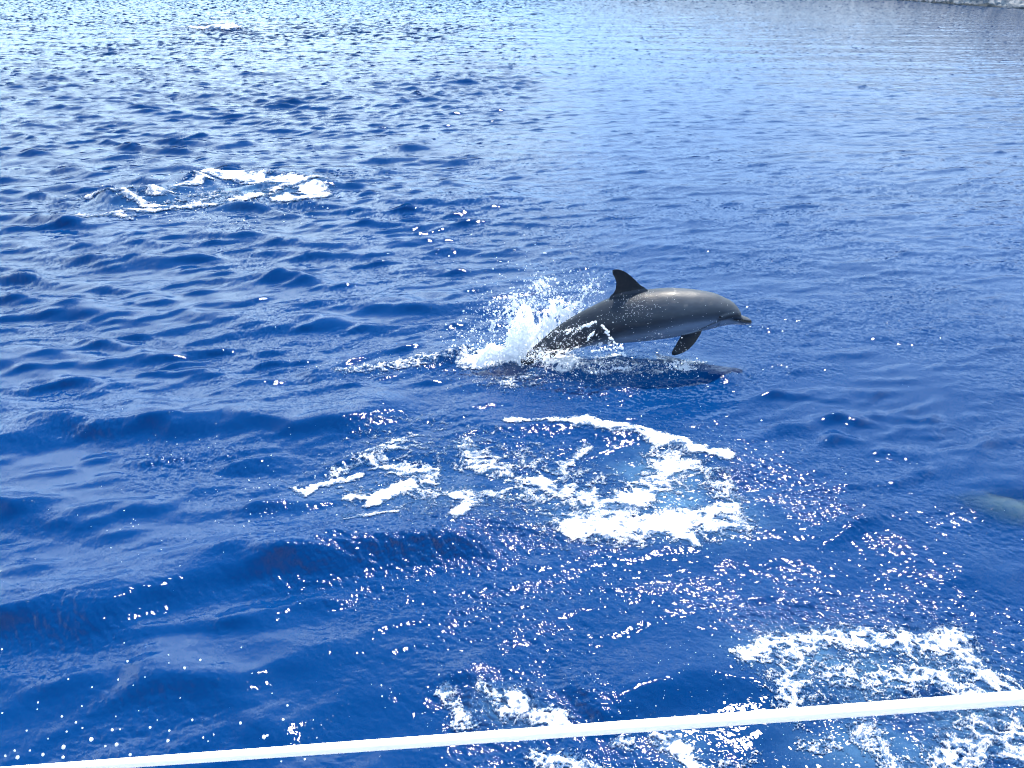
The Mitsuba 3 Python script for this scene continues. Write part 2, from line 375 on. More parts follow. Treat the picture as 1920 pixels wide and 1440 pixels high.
foam('sea_foam_001', 'foam streaks and arc on the open water at upper left', [
    ([(400, 334), (470, 338), (540, 345), (585, 352)], 0.28, 1.35), ([(585, 352), (590, 372), (560, 380), (530, 376)], 0.28, 1.2), ([(300, 372), (350, 355), (385, 346)], 0.20, 1.05),
    ([(440, 380), (470, 368), (520, 355)], 0.20, 0.95), ([(160, 372), (230, 375), (300, 392), (400, 388), (460, 380)], 0.16, 0.9), ([(240, 398), (300, 398), (370, 388)], 0.16, 0.95), ([(150, 404), (200, 405), (240, 412)], 0.14, 0.7),
    ([(330, 380), (500, 362)], 0.6, 0.42)], 0.013, 200, net=0.30, thick=0.015, lift=0.012, stretch=(2.2, 1.0))
foam('sea_foam_002', 'broad lacy foam at the bottom right corner beyond and below the white rail', [
    ([(1400, 1235), (1450, 1205), (1540, 1190), (1650, 1200), (1760, 1210), (1800, 1195)], 0.10, 1.0), ([(1480, 1220), (1480, 1290), (1490, 1320)], 0.11, 0.85), ([(1560, 1270), (1660, 1270), (1760, 1265), (1830, 1300)], 0.12, 0.85),
    ([(1790, 1200), (1830, 1260), (1900, 1290), (1960, 1320)], 0.09, 0.95), ([(1620, 1360), (1660, 1420), (1700, 1440)], 0.09, 0.8), ([(1780, 1430), (1850, 1380), (1930, 1370)], 0.13, 0.9), ([(1840, 1350), (1950, 1440)], 0.14, 0.8),
    ([(1500, 1250), (1850, 1280)], 0.28, 0.50), ([(1520, 1400), (1560, 1390)], 0.05, 0.7)], 0.0040, 300, net=0.075, thick=0.006)
foam('sea_foam_003', 'broken foam strands at the bottom centre cut across by the white rail', [
    ([(835, 1300), (850, 1330), (870, 1355)], 0.05, 0.9), ([(905, 1290), (930, 1320), (960, 1345)], 0.05, 0.85), ([(960, 1310), (1000, 1340), (1060, 1360)], 0.06, 1.15), ([(1010, 1420), (1060, 1425), (1110, 1445)], 0.06, 1.0),
    ([(1245, 1385), (1280, 1410), (1310, 1450)], 0.05, 1.3), ([(1150, 1400), (1180, 1385)], 0.03, 0.8), ([(1420, 1420), (1340, 1440)], 0.04, 0.6)], 0.0038, 400, net=0.06, thick=0.006)
foam('sea_foam_004', 'small bright whitecap far off near the top left edge', [([(375, 56), (400, 55), (432, 57)], 0.9, 1.4), ([(345, 50), (390, 52)], 0.6, 0.6)], 0.10, 500, net=0.7, thick=0.08, lift=0.06)
foam('sea_foam_005', 'thin foam rim where the spray falls back under the dolphin', [
    ([(890, 680), (940, 672), (1000, 676), (1060, 688)], 0.16, 1.6), ([(1000, 690), (1100, 694), (1200, 692), (1300, 690)], 0.10, 0.62), ([(1100, 704), (1200, 702), (1320, 700)], 0.09, 0.6), ([(1250, 688), (1310, 690)], 0.09, 0.95), ([(640, 694), (720, 688), (800, 676), (880, 672)], 0.10, 0.68),
    ([(1040, 705), (1110, 690), (1160, 672)], 0.08, 0.9), ([(940, 720), (1000, 712)], 0.16, 0.62)], 0.006, 600, net=0.09, thick=0.012)

# ---------------------------------------------------------------- the dolphins
Y0 = 6.86


def zp(p):      # places measured on an enlargement of the leaping animal
    return 880 + p[0] / 3.42857, 460 + p[1] / 3.42857


def zh(p):      # places measured on an enlargement of its head
    return 1240 + p[0] / 9.0, 520 + p[1] / 9.0


SECTIONS = [((1813, 484), (1813, 500), 1.2), ((1806, 474), (1807, 507), 1.3), ((1790, 463), (1788, 509), 1.35), ((1768, 455), (1762, 510), 1.3), ((1748, 447), (1736, 509), 1.25), ((1741, 420), (1718, 507), 1.05),
            ((1722, 390), (1690, 507), 0.95), ((1690, 358), (1660, 510), 0.92), ((1640, 330), (1625, 517), 0.93), ((1565, 299), (1578, 529), 0.95), ((1480, 283), (1508, 546), 0.96), ((1380, 273), (1398, 571), 0.97),
            ((1260, 270), (1268, 596), 0.97), ((1140, 281), (1150, 612), 0.96), ((1020, 299), (1052, 622), 0.94), ((905, 332), (965, 630), 0.90), ((800, 380), (870, 638), 0.86), ((700, 432), (782, 648), 0.8),
            ((600, 492), (692, 668), 0.72), ((510, 562), (600, 700), 0.64), ((430, 632), (510, 738), 0.58), ((360, 700), (425, 788), 0.55), ((300, 768), (348, 838), 0.6), ((252, 830), (285, 880), 0.8), ((222, 870), (240, 896), 1.1)]
_top = np.array([at_y(*zp(a), Y0) for a, b, w in SECTIONS])
_bot = np.array([at_y(*zp(b), Y0) for a, b, w in SECTIONS])
_mid = (_top + _bot) / 2
_len = np.array([math.hypot(a[0] - b[0], a[1] - b[1]) / 3.42857 / 2 for a, b, w in SECTIONS])
_dep = (_mid - [0, 0, CAM_H]) @ np.array([0, CP, -SP])
_rad = _len / (FPX / _dep)
_upx = (_top - _bot)
SS = np.concatenate([[0], np.cumsum(np.linalg.norm(np.diff(_mid, axis=0), axis=1))])
_cx, _cz, _cr, _cw = (PchipInterpolator(SS, q) for q in (_mid[:, 0], _mid[:, 2], _rad, np.array([w for a, b, w in SECTIONS])))
_cu, _cv = PchipInterpolator(SS, _upx[:, 0] / np.linalg.norm(_upx, axis=1)), PchipInterpolator(SS, _upx[:, 2] / np.linalg.norm(_upx, axis=1))


def closed_loft(rings):
    """A closed solid through rings (n, m, 3), with a fan at both ends."""
    n, m, _ = rings.shape
    v = np.vstack([rings.reshape(-1, 3), rings[0].mean(0), rings[-1].mean(0)])
    i = np.arange(n * m).reshape(n, m)
    j = np.roll(i, -1, 1)
    f = [np.stack([i[:-1], j[:-1], j[1:]], -1).reshape(-1, 3), np.stack([i[:-1], j[1:], i[1:]], -1).reshape(-1, 3)]
    f += [np.stack([j[0], i[0], np.full(m, n * m)], -1), np.stack([i[-1], j[-1], np.full(m, n * m + 1)], -1)]
    t = trimesh.Trimesh(v, np.vstack(f), process=False)
    if t.volume < 0:
        t.invert()
    return t


def solid(t):
    return manifold3d.Manifold(manifold3d.Mesh(np.asarray(t.vertices, np.float32), np.asarray(t.faces, np.uint32)))


def spread(pts, n):
    pts = np.asarray(pts, float)
    s = np.concatenate([[0], np.cumsum(np.linalg.norm(np.diff(pts, axis=0), axis=1))])
    return np.stack([PchipInterpolator(s, pts[:, k])(np.linspace(0, s[-1], n)) for k in range(pts.shape[1])], -1)


def fin(le, te, thick, flare=0.0, n=30):
    """A lens-shaped fin between its leading and trailing edge, both from root to tip."""
    a, b = spread(le, n), spread(te, n)
    nor = np.cross(a[n // 2] - b[n // 2], a[-1] - a[0])
    nor /= np.linalg.norm(nor)
    c = np.linspace(0, 1, 15)
    prof = 2.6 * (0.2969 * np.sqrt(c) - 0.126 * c - 0.3516 * c ** 2 + 0.2843 * c ** 3 - 0.1036 * c ** 4)
    rings = []
    for k in range(n):
        v = k / (n - 1)
        t = thick * np.linalg.norm(a[k] - b[k]) * (1 + flare * (1 - v) ** 6)
        ch = a[k] + (b[k] - a[k]) * c[:, None]
        rings.append(np.vstack([ch + nor * (prof * t / 2 + 0.0008)[:, None], (ch - nor * (prof * t / 2 + 0.0008)[:, None])[::-1]]))
    return closed_loft(np.array(rings))


def dolphin_body():
    s = np.concatenate([np.linspace(0, SS[5], 40)[:-1], np.linspace(SS[5], SS[-1], 150)])
    phi = np.linspace(0, 2 * np.pi, 73)[:-1]
    r, w = _cr(s), _cw(s)
    c = np.stack([_cx(s), np.full_like(s, Y0), _cz(s)], -1)
    up = np.stack([_cu(s), 0 * s, _cv(s)], -1)
    up /= np.linalg.norm(up, axis=1, keepdims=True)
    lat = np.array([0, -1.0, 0])
    rings = c[:, None] + up[:, None] * (r[:, None] * np.cos(phi))[..., None] + lat * ((r * w)[:, None] * np.sin(phi))[..., None]
    body = solid(closed_loft(rings))
    P = lambda pts, f, y: [at_y(*f(p), Y0 + y) for p in pts]  # noqa: E731
    dorsal = fin(P([(1185, 330), (1140, 281), (1100, 256), (1060, 217), (1020, 183), (980, 161), (945, 154), (926, 158)], zp, 0),
                 P([(890, 390), (906, 328), (928, 306), (941, 278), (945, 245), (935, 208), (921, 178), (920, 162)], zp, 0), 0.13, 0.9)
    le = [(690, 840), (675, 925), (622, 1020), (560, 1110), (500, 1178), (440, 1228), (370, 1268), (290, 1300), (222, 1318)]
    te = [(360, 860), (348, 960), (320, 1010), (290, 1062), (262, 1110), (238, 1155), (203, 1210), (178, 1275), (185, 1308)]
    y = np.linspace(-0.13, -0.34, 9)
    F = [np.array([at_y(*zh(p), Y0 + q) for p, q in zip(e, y)]) for e in (le, te)]
    flip = fin(F[0], F[1], 0.16, 0.5)
    G = [e * [1, -1, 1] + [0, 2 * Y0, 0] for e in F]
    flip2 = fin(G[0], G[1], 0.16, 0.5)
    parts = [body, solid(dorsal), solid(flip), solid(flip2)]
    c0, c1 = np.array([_cx(SS[-1]), Y0, _cz(SS[-1])]), np.array([_cx(SS[-4]), Y0, _cz(SS[-4])])
    back = (c0 - c1) / np.linalg.norm(c0 - c1)
    for sg in (-1, 1):
        L = np.array([0, sg, 0.0])
        lead = [c0 - back * 0.16 + L * -0.01, c0 - back * 0.08 + L * 0.08, c0 + back * 0.02 + L * 0.2, c0 + back * 0.12 + L * 0.30, c0 + back * 0.16 + L * 0.33]
        trail = [c0 + back * 0.06 + L * -0.01, c0 + back * 0.10 + L * 0.08, c0 + back * 0.125 + L * 0.2, c0 + back * 0.155 + L * 0.30, c0 + back * 0.17 + L * 0.325]
        parts.append(solid(fin(lead, trail, 0.13)))
    m = manifold3d.Manifold.batch_boolean(parts, manifold3d.OpType.Add).refine_to_length(0.011).to_mesh()
    t = trimesh.Trimesh(m.vert_properties[:, :3], m.tri_verts, process=True)
    return trimesh.smoothing.filter_taubin(t, lamb=0.5, nu=0.53, iterations=10)


_ss = np.linspace(0, SS[-1], 1500)
_sp = np.stack([_cx(_ss), _cz(_ss)], -1)
_tree = cKDTree(_sp)


def body_frame(v):
    """(way along from the beak, height over the spine, sideways, share of the section's half height) of points on the animal."""
    _, i = _tree.query(v[:, [0, 2]])
    s = _ss[i]
    up = np.stack([_cu(s), _cv(s)], -1)
    up /= np.linalg.norm(up, axis=1, keepdims=True)
    h = ((v[:, [0, 2]] - _sp[i]) * up).sum(1)
    return s, h, v[:, 1] - Y0, _cr(s)


def skin(v):
    s, h, lat, r = body_frame(v)
    q = np.clip(h / r, -1.4, 3)                                  # 1 back, -1 belly
    n1, n2 = fbm2(s * 5, h * 9 + lat * 9, 4, 71), meshkit.fbm(v * [14, 14, 40], 4, 72)
    n3 = meshkit.fbm(v * 60, 2, 73)
    knots = np.array([0, 0.10, 0.18, 0.30, 0.45, 0.70, 1.0, 1.3, 1.6, 1.9, 2.2, 3.2]) * (SS[-1] / 2.65)
    edge = np.interp(s, knots, [-0.02, -0.12, -0.28, -0.20, -0.12, -0.10, -0.18, -0.34, -0.5, -0.75, -1.1, -1.6]) + 0.10 * (n1 - 0.5)
    dark = np.stack([0.009 + 0 * s, 0.016 + 0 * s, 0.028 + 0 * s], -1) * (0.75 + 0.5 * n1)[:, None]
    cape = np.stack([0.056 + 0 * s, 0.071 + 0 * s, 0.094 + 0 * s], -1) * (0.75 + 0.5 * n2)[:, None]
    belly = np.stack([0.13 + 0 * s, 0.17 + 0 * s, 0.235 + 0 * s], -1) * (0.9 + 0.2 * n1)[:, None]
    front = 1 - sstep(0.6, 1.35, s)
    c = dark + (cape - dark) * (sstep(-0.15, 0.65, q) * (0.22 + 0.78 * front))[:, None]
    c = c + (belly - c) * (0.25 * sstep(edge + 0.30, edge, q) + 0.75 * sstep(edge + 0.06, edge - 0.22, q))[:, None]
    fins = (q > 1.12) | (np.abs(lat) > 1.06 * r)
    rho = np.hypot(h, lat / _cw(s)) / r
    flip = np.maximum(sstep(-0.02, 0.03, -(h + 0.86 * r)), sstep(1.02, 1.07, rho)) * ((s > 0.35) & (s < 1.25) & (h < 0))
    c = np.where((fins & (s > 0.7))[:, None], dark * 0.5, c)
    c = c + (dark * 0.55 - c) * np.clip(flip, 0, 1)[:, None]
    # markings of the head: the dark stripe from eye to beak, mouth line, pale lips and scratches
    P = at_y(0, 0, Y0)
    near = np.stack([v[:, 0], v[:, 2]], -1)

    def line(pts, w, f=zh):
        # places on the flank: shift for the half width of the head, which stands nearer than its mid plane
        q3 = [at_y(*f(p), Y0 + np.interp(p[0], [900, 1200, 1345, 1520], [-0.14, -0.11, -0.05, -0.03])) for p in pts]
        d, _, _ = poly_dist(near[:, 0], near[:, 1], [(p[0], p[2]) for p in q3])
        return np.exp(-(d / w) ** 2) * (np.abs(lat) > 0.008)
    stripe = np.maximum(line([(970, 705), (1060, 695), (1140, 672), (1230, 645), (1300, 640), (1340, 625)], 0.013), 0.9 * line([(965, 700), (1020, 692)], 0.022))
    c = c + (np.array([0.02, 0.022, 0.028]) - c) * np.clip(stripe, 0, 1)[:, None] * 0.9
    c = c + (np.array([0.11, 0.12, 0.13]) - c) * (0.8 * line([(990, 650), (1050, 628), (1150, 608), (1250, 590)], 0.013))[:, None]
    c = c + (np.array([0.10, 0.11, 0.12]) - c) * (0.75 * line([(1365, 650), (1430, 668), (1490, 695)], 0.012))[:, None]
    mouth = line([(1230, 712), (1300, 712), (1380, 724), (1500, 744), (1530, 746)], 0.0075)
    c = c + (np.array([0.006, 0.007, 0.009]) - c) * np.clip(1.3 * mouth, 0, 1)[:, None]
    c = c + (np.array([0.03, 0.033, 0.04]) - c) * (0.75 * line([(620, 880), (730, 830), (850, 770), (950, 735)], 0.010))[:, None]
    c = c + (np.array([0.18, 0.18, 0.18]) - c) * (0.55 * line([(245, 305), (335, 258)], 0.006) + 0.4 * line([(380, 455), (420, 450)], 0.010))[:, None]
    c = c + (np.array([0.10, 0.10, 0.105]) - c) * (sstep(0.62, 0.75, n2) * sstep(0.0, 0.5, q) * front * 0.6)[:, None]
    return np.clip(c * (0.93 + 0.14 * n3)[:, None], 0, 1), mouth


_d = dolphin_body()
_d.fix_normals()
_col, _mouth = skin(_d.vertices)
_dv = _d.vertices - _d.vertex_normals * (0.004 * _mouth * (np.abs(_d.vertices[:, 1] - Y0) > 0.01))[:, None]


def wet_height(p, n, uv):
    return 0.0016 * mikit.fbm(p.x * 55, p.y * 55, p.z * 55, octaves=3) + 0.004 * mikit.fbm(p.x * 9, p.y * 9, p.z * 9, octaves=2)


scene['wet_skin'] = {'type': 'bumpmap', 'arbitrary': mikit.proc(wet_height), 'scale': 1.0,
                     'bsdf': {'type': 'principled', 'base_color': {'type': 'mesh_attribute', 'name': 'vertex_color'}, 'roughness': 0.45, 'specular': 0.16, 'clearcoat': 0.3, 'clearcoat_gloss': 0.97}}
scene['eye_black'] = {'type': 'roughplastic', 'alpha': 0.08, 'diffuse_reflectance': {'type': 'rgb', 'value': (0.008, 0.008, 0.01)}}
scene['dolphin'] = mikit.ply(trimesh.Trimesh(_dv, _d.faces, process=False), 'wet_skin', smooth=True, color=_col)
labels['dolphin'] = {'label': 'dark grey dolphin leaping clear of the water towards the right, tail in white spray', 'category': 'dolphin', 'group': 'dolphins'}


def eye_at():
    p = at_y(*zh((992, 672)), Y0 - 0.15)
    i = np.linalg.norm(_dv - p, axis=1)
    o, d = np.array([0, 0, CAM_H]), ray(*zh((992, 672)))
    d = d / np.linalg.norm(d)
    loc, *_ = trimesh.ray.ray_triangle.RayMeshIntersector(trimesh.Trimesh(_dv, _d.faces, process=False)).intersects_location([o], [d], multiple_hits=True)
    return loc[np.argmin(np.linalg.norm(loc - o, axis=1))] if len(loc) else _dv[i.argmin()]


_eye = eye_at()
_e = trimesh.creation.icosphere(subdivisions=3, radius=0.013)
_e.apply_scale([1.25, 0.8, 0.8])
_e.apply_translation(_eye + [0, 0.002, 0])
scene['dolphin__eye'] = mikit.ply(_e, 'eye_black', smooth=True)


def swim(v):
    """The same animal stretched out level under the surface."""
    s, h, lat, r = body_frame(v)
    L = SS[-1]
    tail = at(1722, 884)
    head = np.array([tail[0] + 2.45, tail[1] - 0.36])
    u = s / L
    x, y = head[0] + (tail[0] - head[0]) * u, head[1] + (tail[1] - head[1]) * u
    z = -0.31 - 0.10 * np.maximum(0, 0.35 - u) + 0.24 * sstep(0.55, 1.0, u) - 0.05
    ax = np.array([head[1] - tail[1], tail[0] - head[0]]) / np.hypot(*(head - tail[:2]))
    # a little rolled, its back towards the boat
    wob = 0.035 * (meshkit.fbm(np.stack([x * 4, y * 9, z * 9], -1), 3, 91) - 0.5)
    h = h + 1.6 * wob * np.sign(h)
    cr, sr = math.cos(0.25), math.sin(0.25)
    hh, ll = h * cr - lat * sr, lat * cr + h * sr * -1
    return np.stack([x + ax[0] * ll * -1, y + ax[1] * ll * -1, z + hh * np.where(h > 1.2 * r, 0.75, 1)], -1)


_sv = swim(_dv)
_sm = trimesh.Trimesh(_sv, _d.faces, process=False)
_sm.fix_normals()
scene['pale_skin'] = {'type': 'twosided', 'bsdf': {'type': 'principled', 'base_color': {'type': 'rgb', 'value': (0.80, 0.95, 0.78)}, 'roughness': 0.5}}
scene['dolphin_001'] = mikit.ply(_sm, 'pale_skin', smooth=True)
labels['dolphin_001'] = {'label': 'pale greenish dolphin swimming just under the surface at the right edge', 'category': 'dolphin', 'group': 'dolphins'}

# ---------------------------------------------------------------- splash and drops
scene['spray_white'] = {'type': 'principledthin', 'base_color': {'type': 'rgb', 'value': (0.93, 0.95, 0.97)}, 'roughness': 0.35, 'diff_trans': 1.0, 'eta': 1.33}
ICO0, ICO1 = trimesh.creation.icosphere(subdivisions=0), trimesh.creation.icosphere(subdivisions=1)


def drops(centres, radii, rng, stretch=None, dirs=None, fine=False):
    """Many small drops as one mesh; stretch along dirs."""
    b = ICO1 if fine else ICO0
    n = len(centres)
    q = rng.normal(size=(n, 3, 3))
    q, _ = np.linalg.qr(q)
    if dirs is not None:
        d = dirs / np.linalg.norm(dirs, axis=1, keepdims=True)
        a = np.cross(d, [0.3, 0.9, 0.2])
        a /= np.linalg.norm(a, axis=1, keepdims=True)
        q = np.stack([d, a, np.cross(d, a)], 1)
    sc = np.ones((n, 3)) * np.asarray(radii)[:, None]
    if stretch is not None:
        sc[:, 0] *= stretch
    v = np.einsum('vk,nk,nkj->nvj', b.vertices, sc, q) + np.asarray(centres)[:, None]
    f = b.faces[None] + (np.arange(n) * len(b.vertices))[:, None, None]
    return v.reshape(-1, 3), f.reshape(-1, 3)


def join(parts):
    at_, V, F = 0, [], []
    for v, f in parts:
        V.append(v)
        F.append(f + at_)
        at_ += len(v)
    return np.vstack(V), np.vstack(F)


def strand(pts, y, r, rng, step=0.010, loose=0.006):
    """A thread of water breaking into beads."""
    p = np.array([at_y(*q, y) for q in pts])
    L = np.linalg.norm(np.diff(p, axis=0), axis=1).sum()
    c = spread(p, max(3, int(L / step))) if len(p) > 1 else p
    g = fbm2(np.linspace(0, L * 14, len(c)), np.full(len(c), rng.uniform(0, 99)), 3, 5)
    keep = g > 0.34
    c = c + rng.normal(size=c.shape) * loose
    rr = r * (0.5 + 1.4 * np.clip(g - 0.3, 0, 1) * 2) * rng.uniform(0.7, 1.4, len(c))
    return drops(c[keep], rr[keep], rng, fine=True)


def cloud(px, py, sx, sy, n, r0, r1, rng, y, sy_depth=0.12):
    p = np.array([at_y(px + rng.normal() * sx, py + rng.normal() * sy, y + rng.normal() * sy_depth) for _ in range(n)])
    r = r0 * (r1 / r0) ** (rng.uniform(size=n) ** 2.2)
    p = p[p[:, 2] > -0.02]
    return drops(p, r[:len(p)], rng, fine=True)


def curtain(base, tops, y0, y1, fill0, fill1, seed, size=0.05, cell=0.007, bulge=0.06):
    """A torn sheet of water between a lower and an upper line of places, standing at depths y0 to y1."""
    a, b = np.array([at_y(*q, y0) for q in base]), np.array([at_y(*q, y1) for q in tops])
    n = max(8, int(max(np.linalg.norm(np.diff(a, axis=0), axis=1).sum(), np.linalg.norm(np.diff(b, axis=0), axis=1).sum()) / cell))
    a, b = spread(a, n), spread(b, n)
    m = max(8, int(np.linalg.norm(a - b, axis=1).max() / cell))
    v = np.linspace(0, 1, m)
    p = a[:, None] + (b - a)[:, None] * v[None, :, None]
    U, V = np.meshgrid(np.linspace(0, np.linalg.norm(np.diff(b, axis=0), axis=1).sum(), n), v * np.linalg.norm(a - b, axis=1).mean(), indexing='ij')
    n1, n2 = fbm2(U * 7, V * 4, 4, seed), fbm2(U * 40, V * 25, 3, seed + 1)
    p[..., 1] += bulge * (np.sin(np.pi * v)[None] + 2.5 * (n1 - 0.5)) + 0.03 * (n2 - 0.5)
    p[..., 0] += 0.10 * (fbm2(U * 9, V * 9, 3, seed + 2) - 0.5)
    p[..., 2] += 0.10 * (fbm2(U * 9, V * 9, 3, seed + 3) - 0.5)
    w = 1.2 * size
    e = 0.6 * cells(U + w * n1, V * 0.6 + w * n2, size, seed + 4) + 0.4 * cells(U, V * 0.6, size * 0.4, seed + 5)
    fill = fill0 + (fill1 - fill0) * v[None] + 0.5 * (n1 - 0.5) - 0.35 * sstep(0.42, 0.5, np.abs(np.linspace(-0.5, 0.5, n)))[:, None]
    on = e < fill
    q = on[:-1, :-1] & on[1:, :-1] & on[:-1, 1:] & on[1:, 1:]
    i = np.arange(n * m).reshape(n, m)
    f = np.stack([i[:-1, :-1][q], i[1:, :-1][q], i[1:, 1:][q], i[:-1, 1:][q]], -1)
    return p.reshape(-1, 3), np.vstack([f[:, [0, 1, 2]], f[:, [0, 2, 3]]])


R = np.random.default_rng(7)
YS = Y0 + 0.10
sheets = [
    curtain([(946, 672), (965, 674), (990, 676), (1012, 672)], [(958, 576), (972, 574), (985, 566), (1000, 584)], YS - 0.05, YS + 0.02, 0.85, 0.20, 900, 0.06),
    curtain([(952, 672), (975, 676), (1005, 672)], [(968, 590), (980, 575), (998, 590)], YS - 0.12, YS - 0.10, 1.0, 0.35, 910, 0.05),
    curtain([(960, 670), (985, 674), (1010, 668)], [(970, 585), (985, 572), (995, 580)], YS + 0.10, YS + 0.14, 1.1, 0.4, 920, 0.05),
    curtain([(1000, 665), (1030, 640), (1070, 610), (1110, 588)], [(985, 572), (1020, 560), (1055, 562), (1100, 572)], YS + 0.0, YS + 0.12, 0.46, 0.16, 930, 0.06),
    curtain([(1000, 660), (1035, 635), (1085, 600)], [(1000, 590), (1030, 575), (1080, 580)], YS + 0.16, YS + 0.25, 0.42, 0.16, 940, 0.05),
    curtain([(892, 684), (915, 680), (945, 678), (980, 684)], [(900, 664), (918, 652), (938, 655), (975, 650)], YS - 0.25, YS - 0.2, 1.3, 0.7, 950, 0.05),
    curtain([(905, 676), (925, 674), (960, 672)], [(905, 655), (920, 645), (950, 652)], YS - 0.05, YS + 0.0, 1.2, 0.6, 960, 0.05),
    curtain([(1010, 692), (1040, 694), (1080, 690)], [(1008, 664), (1040, 656), (1088, 650)], Y0 - 0.24, Y0 - 0.22, 0.16, 0.20, 970, 0.05, bulge=0.02),
    curtain([(1060, 690), (1090, 688), (1140, 672)], [(1080, 652), (1110, 644), (1150, 640)], Y0 - 0.28, Y0 - 0.26, 0.10, 0.16, 975, 0.06, bulge=0.02),
    curtain([(1255, 690), (1280, 690), (1310, 688)], [(1255, 668), (1272, 664), (1290, 674)], Y0 - 0.36, Y0 - 0.33, 0.35, 0.05, 980, 0.04, bulge=0.02),
]
scene['splash'] = mikit.ply(join(sheets), 'spray_white', smooth=True)
labels['splash'] = {'label': 'white torn sheets of water thrown up at the tail of the leaping dolphin', 'category': 'splash', 'kind': 'stuff'}

spray = [
    cloud(980, 640, 18, 26, 700, 0.003, 0.012, R, YS - 0.05), cloud(975, 600, 18, 28, 500, 0.003, 0.011, R, YS), cloud(932, 666, 18, 8, 500, 0.003, 0.013, R, YS - 0.15),
    cloud(982, 566, 22, 12, 200, 0.003, 0.010, R, YS), cloud(1020, 535, 12, 9, 120, 0.004, 0.013, R, YS + 0.1), cloud(1010, 545, 30, 18, 120, 0.003, 0.009, R, YS + 0.1),
    cloud(1045, 575, 34, 20, 420, 0.002, 0.009, R, YS + 0.2), cloud(1085, 548, 26, 20, 200, 0.003, 0.010, R, YS + 0.25), cloud(1110, 535, 18, 12, 70, 0.003, 0.009, R, YS + 0.25),
    cloud(915, 600, 26, 28, 190, 0.003, 0.011, R, YS), cloud(880, 640, 26, 20, 150, 0.003, 0.011, R, YS - 0.1), cloud(950, 575, 20, 14, 140, 0.003, 0.010, R, YS),
    cloud(960, 520, 50, 34, 90, 0.002, 0.008, R, YS + 0.1, 0.3), cloud(1040, 660, 40, 16, 420, 0.002, 0.007, R, Y0 - 0.3, 0.05), cloud(1110, 680, 50, 8, 260, 0.002, 0.008, R, Y0 - 0.35, 0.08),
    cloud(1160, 688, 70, 8, 300, 0.002, 0.008, R, Y0 - 0.3, 0.12), cloud(1275, 684, 18, 7, 240, 0.002, 0.008, R, Y0 - 0.38, 0.05), cloud(1240, 668, 14, 14, 60, 0.002, 0.007, R, Y0 - 0.35, 0.05),
    cloud(1008, 668, 16, 8, 320, 0.002, 0.009, R, Y0 - 0.3, 0.05), cloud(1075, 628, 28, 16, 130, 0.002, 0.006, R, Y0 - 0.33, 0.04), cloud(1180, 560, 40, 8, 60, 0.0015, 0.004, R, Y0 - 0.16, 0.02), cloud(760, 686, 60, 8, 150, 0.002, 0.009, R, Y0 + 0.1, 0.2),
    cloud(1200, 650, 60, 14, 90, 0.002, 0.006, R, Y0 - 0.32, 0.05)]
for pts, y, r in ([(1062, 626), (1085, 616), (1105, 608), (1118, 604)], Y0 - 0.34, 0.007), ([(1070, 633), (1080, 622), (1092, 614)], Y0 - 0.34, 0.006), ([(1103, 636), (1112, 625), (1122, 618), (1132, 612)], Y0 - 0.34, 0.010), \
        ([(1130, 612), (1138, 622), (1146, 634), (1158, 646), (1164, 654)], Y0 - 0.36, 0.008), ([(1108, 658), (1135, 656), (1165, 652)], Y0 - 0.36, 0.006), ([(1150, 650), (1162, 662), (1172, 666)], Y0 - 0.36, 0.009), \
        ([(1024, 630), (1045, 622), (1066, 618), (1090, 613)], Y0 - 0.30, 0.005), ([(930, 602), (945, 588), (958, 578), (972, 572)], YS, 0.007), ([(1080, 600), (1078, 575), (1092, 560), (1104, 540), (1108, 532)], YS + 0.2, 0.005), \
        ([(1092, 540), (1115, 545), (1130, 548)], YS + 0.22, 0.006), ([(921, 640), (924, 622), (928, 608)], YS - 0.1, 0.006), ([(1010, 575), (1016, 556), (1014, 540)], YS + 0.05, 0.006), ([(1110, 700), (1150, 692), (1180, 690)], Y0 - 0.4, 0.008), \
        ([(868, 660), (885, 654), (900, 650)], YS - 0.2, 0.007), ([(956, 640), (958, 610), (950, 585), (932, 598), (918, 618)], YS - 0.05, 0.007), ([(990, 600), (1004, 575), (1008, 548), (1002, 530)], YS, 0.006), ([(968, 600), (962, 572), (966, 552)], YS, 0.008), \
        ([(1010, 620), (1030, 596), (1055, 580), (1080, 574)], YS + 0.05, 0.006), ([(1000, 640), (1024, 606), (1046, 590)], YS, 0.006), ([(1010, 690), (1020, 676), (1036, 668)], Y0 - 0.3, 0.005), ([(1062, 692), (1070, 680), (1088, 668)], Y0 - 0.34, 0.005):
    spray.append(strand(pts, y, r, R))
# beads of water standing on the wet back by the fin
_t = trimesh.Trimesh(_dv, _d.faces, process=False)
_pts, _fi = trimesh.sample.sample_surface(_t, 26000, seed=5)
_q = _t.face_normals[_fi]
_s, _h, _l, _r = body_frame(_pts)
_w = np.maximum(0, 0.8 * np.exp(-((_s - 1.22) / 0.22) ** 2) * np.exp(-((_h / _r - 0.55) / 0.30) ** 2)) + 0.05 * (_s < 1.1) * (_h < 0.7 * _r) + 0.35 * sstep(1.3, 1.75, _s) * (fbm2(_s * 8, _h * 20, 3, 8) > 0.47)
_on = (R.uniform(size=len(_pts)) < _w * 0.55) & (_l < 0.02) & (_pts[:, 2] > 0)
_bp = _pts[_on] + _q[_on] * 0.001
spray.append(drops(_bp, 0.0016 * (3.2 ** R.uniform(size=len(_bp)) ** 2), R))
scene['spray'] = mikit.ply(join(spray), 'spray_white', smooth=True)
labels['spray'] = {'label': 'flying drops and threads of spray around the leaping dolphin and its back', 'category': 'spray', 'kind': 'stuff'}

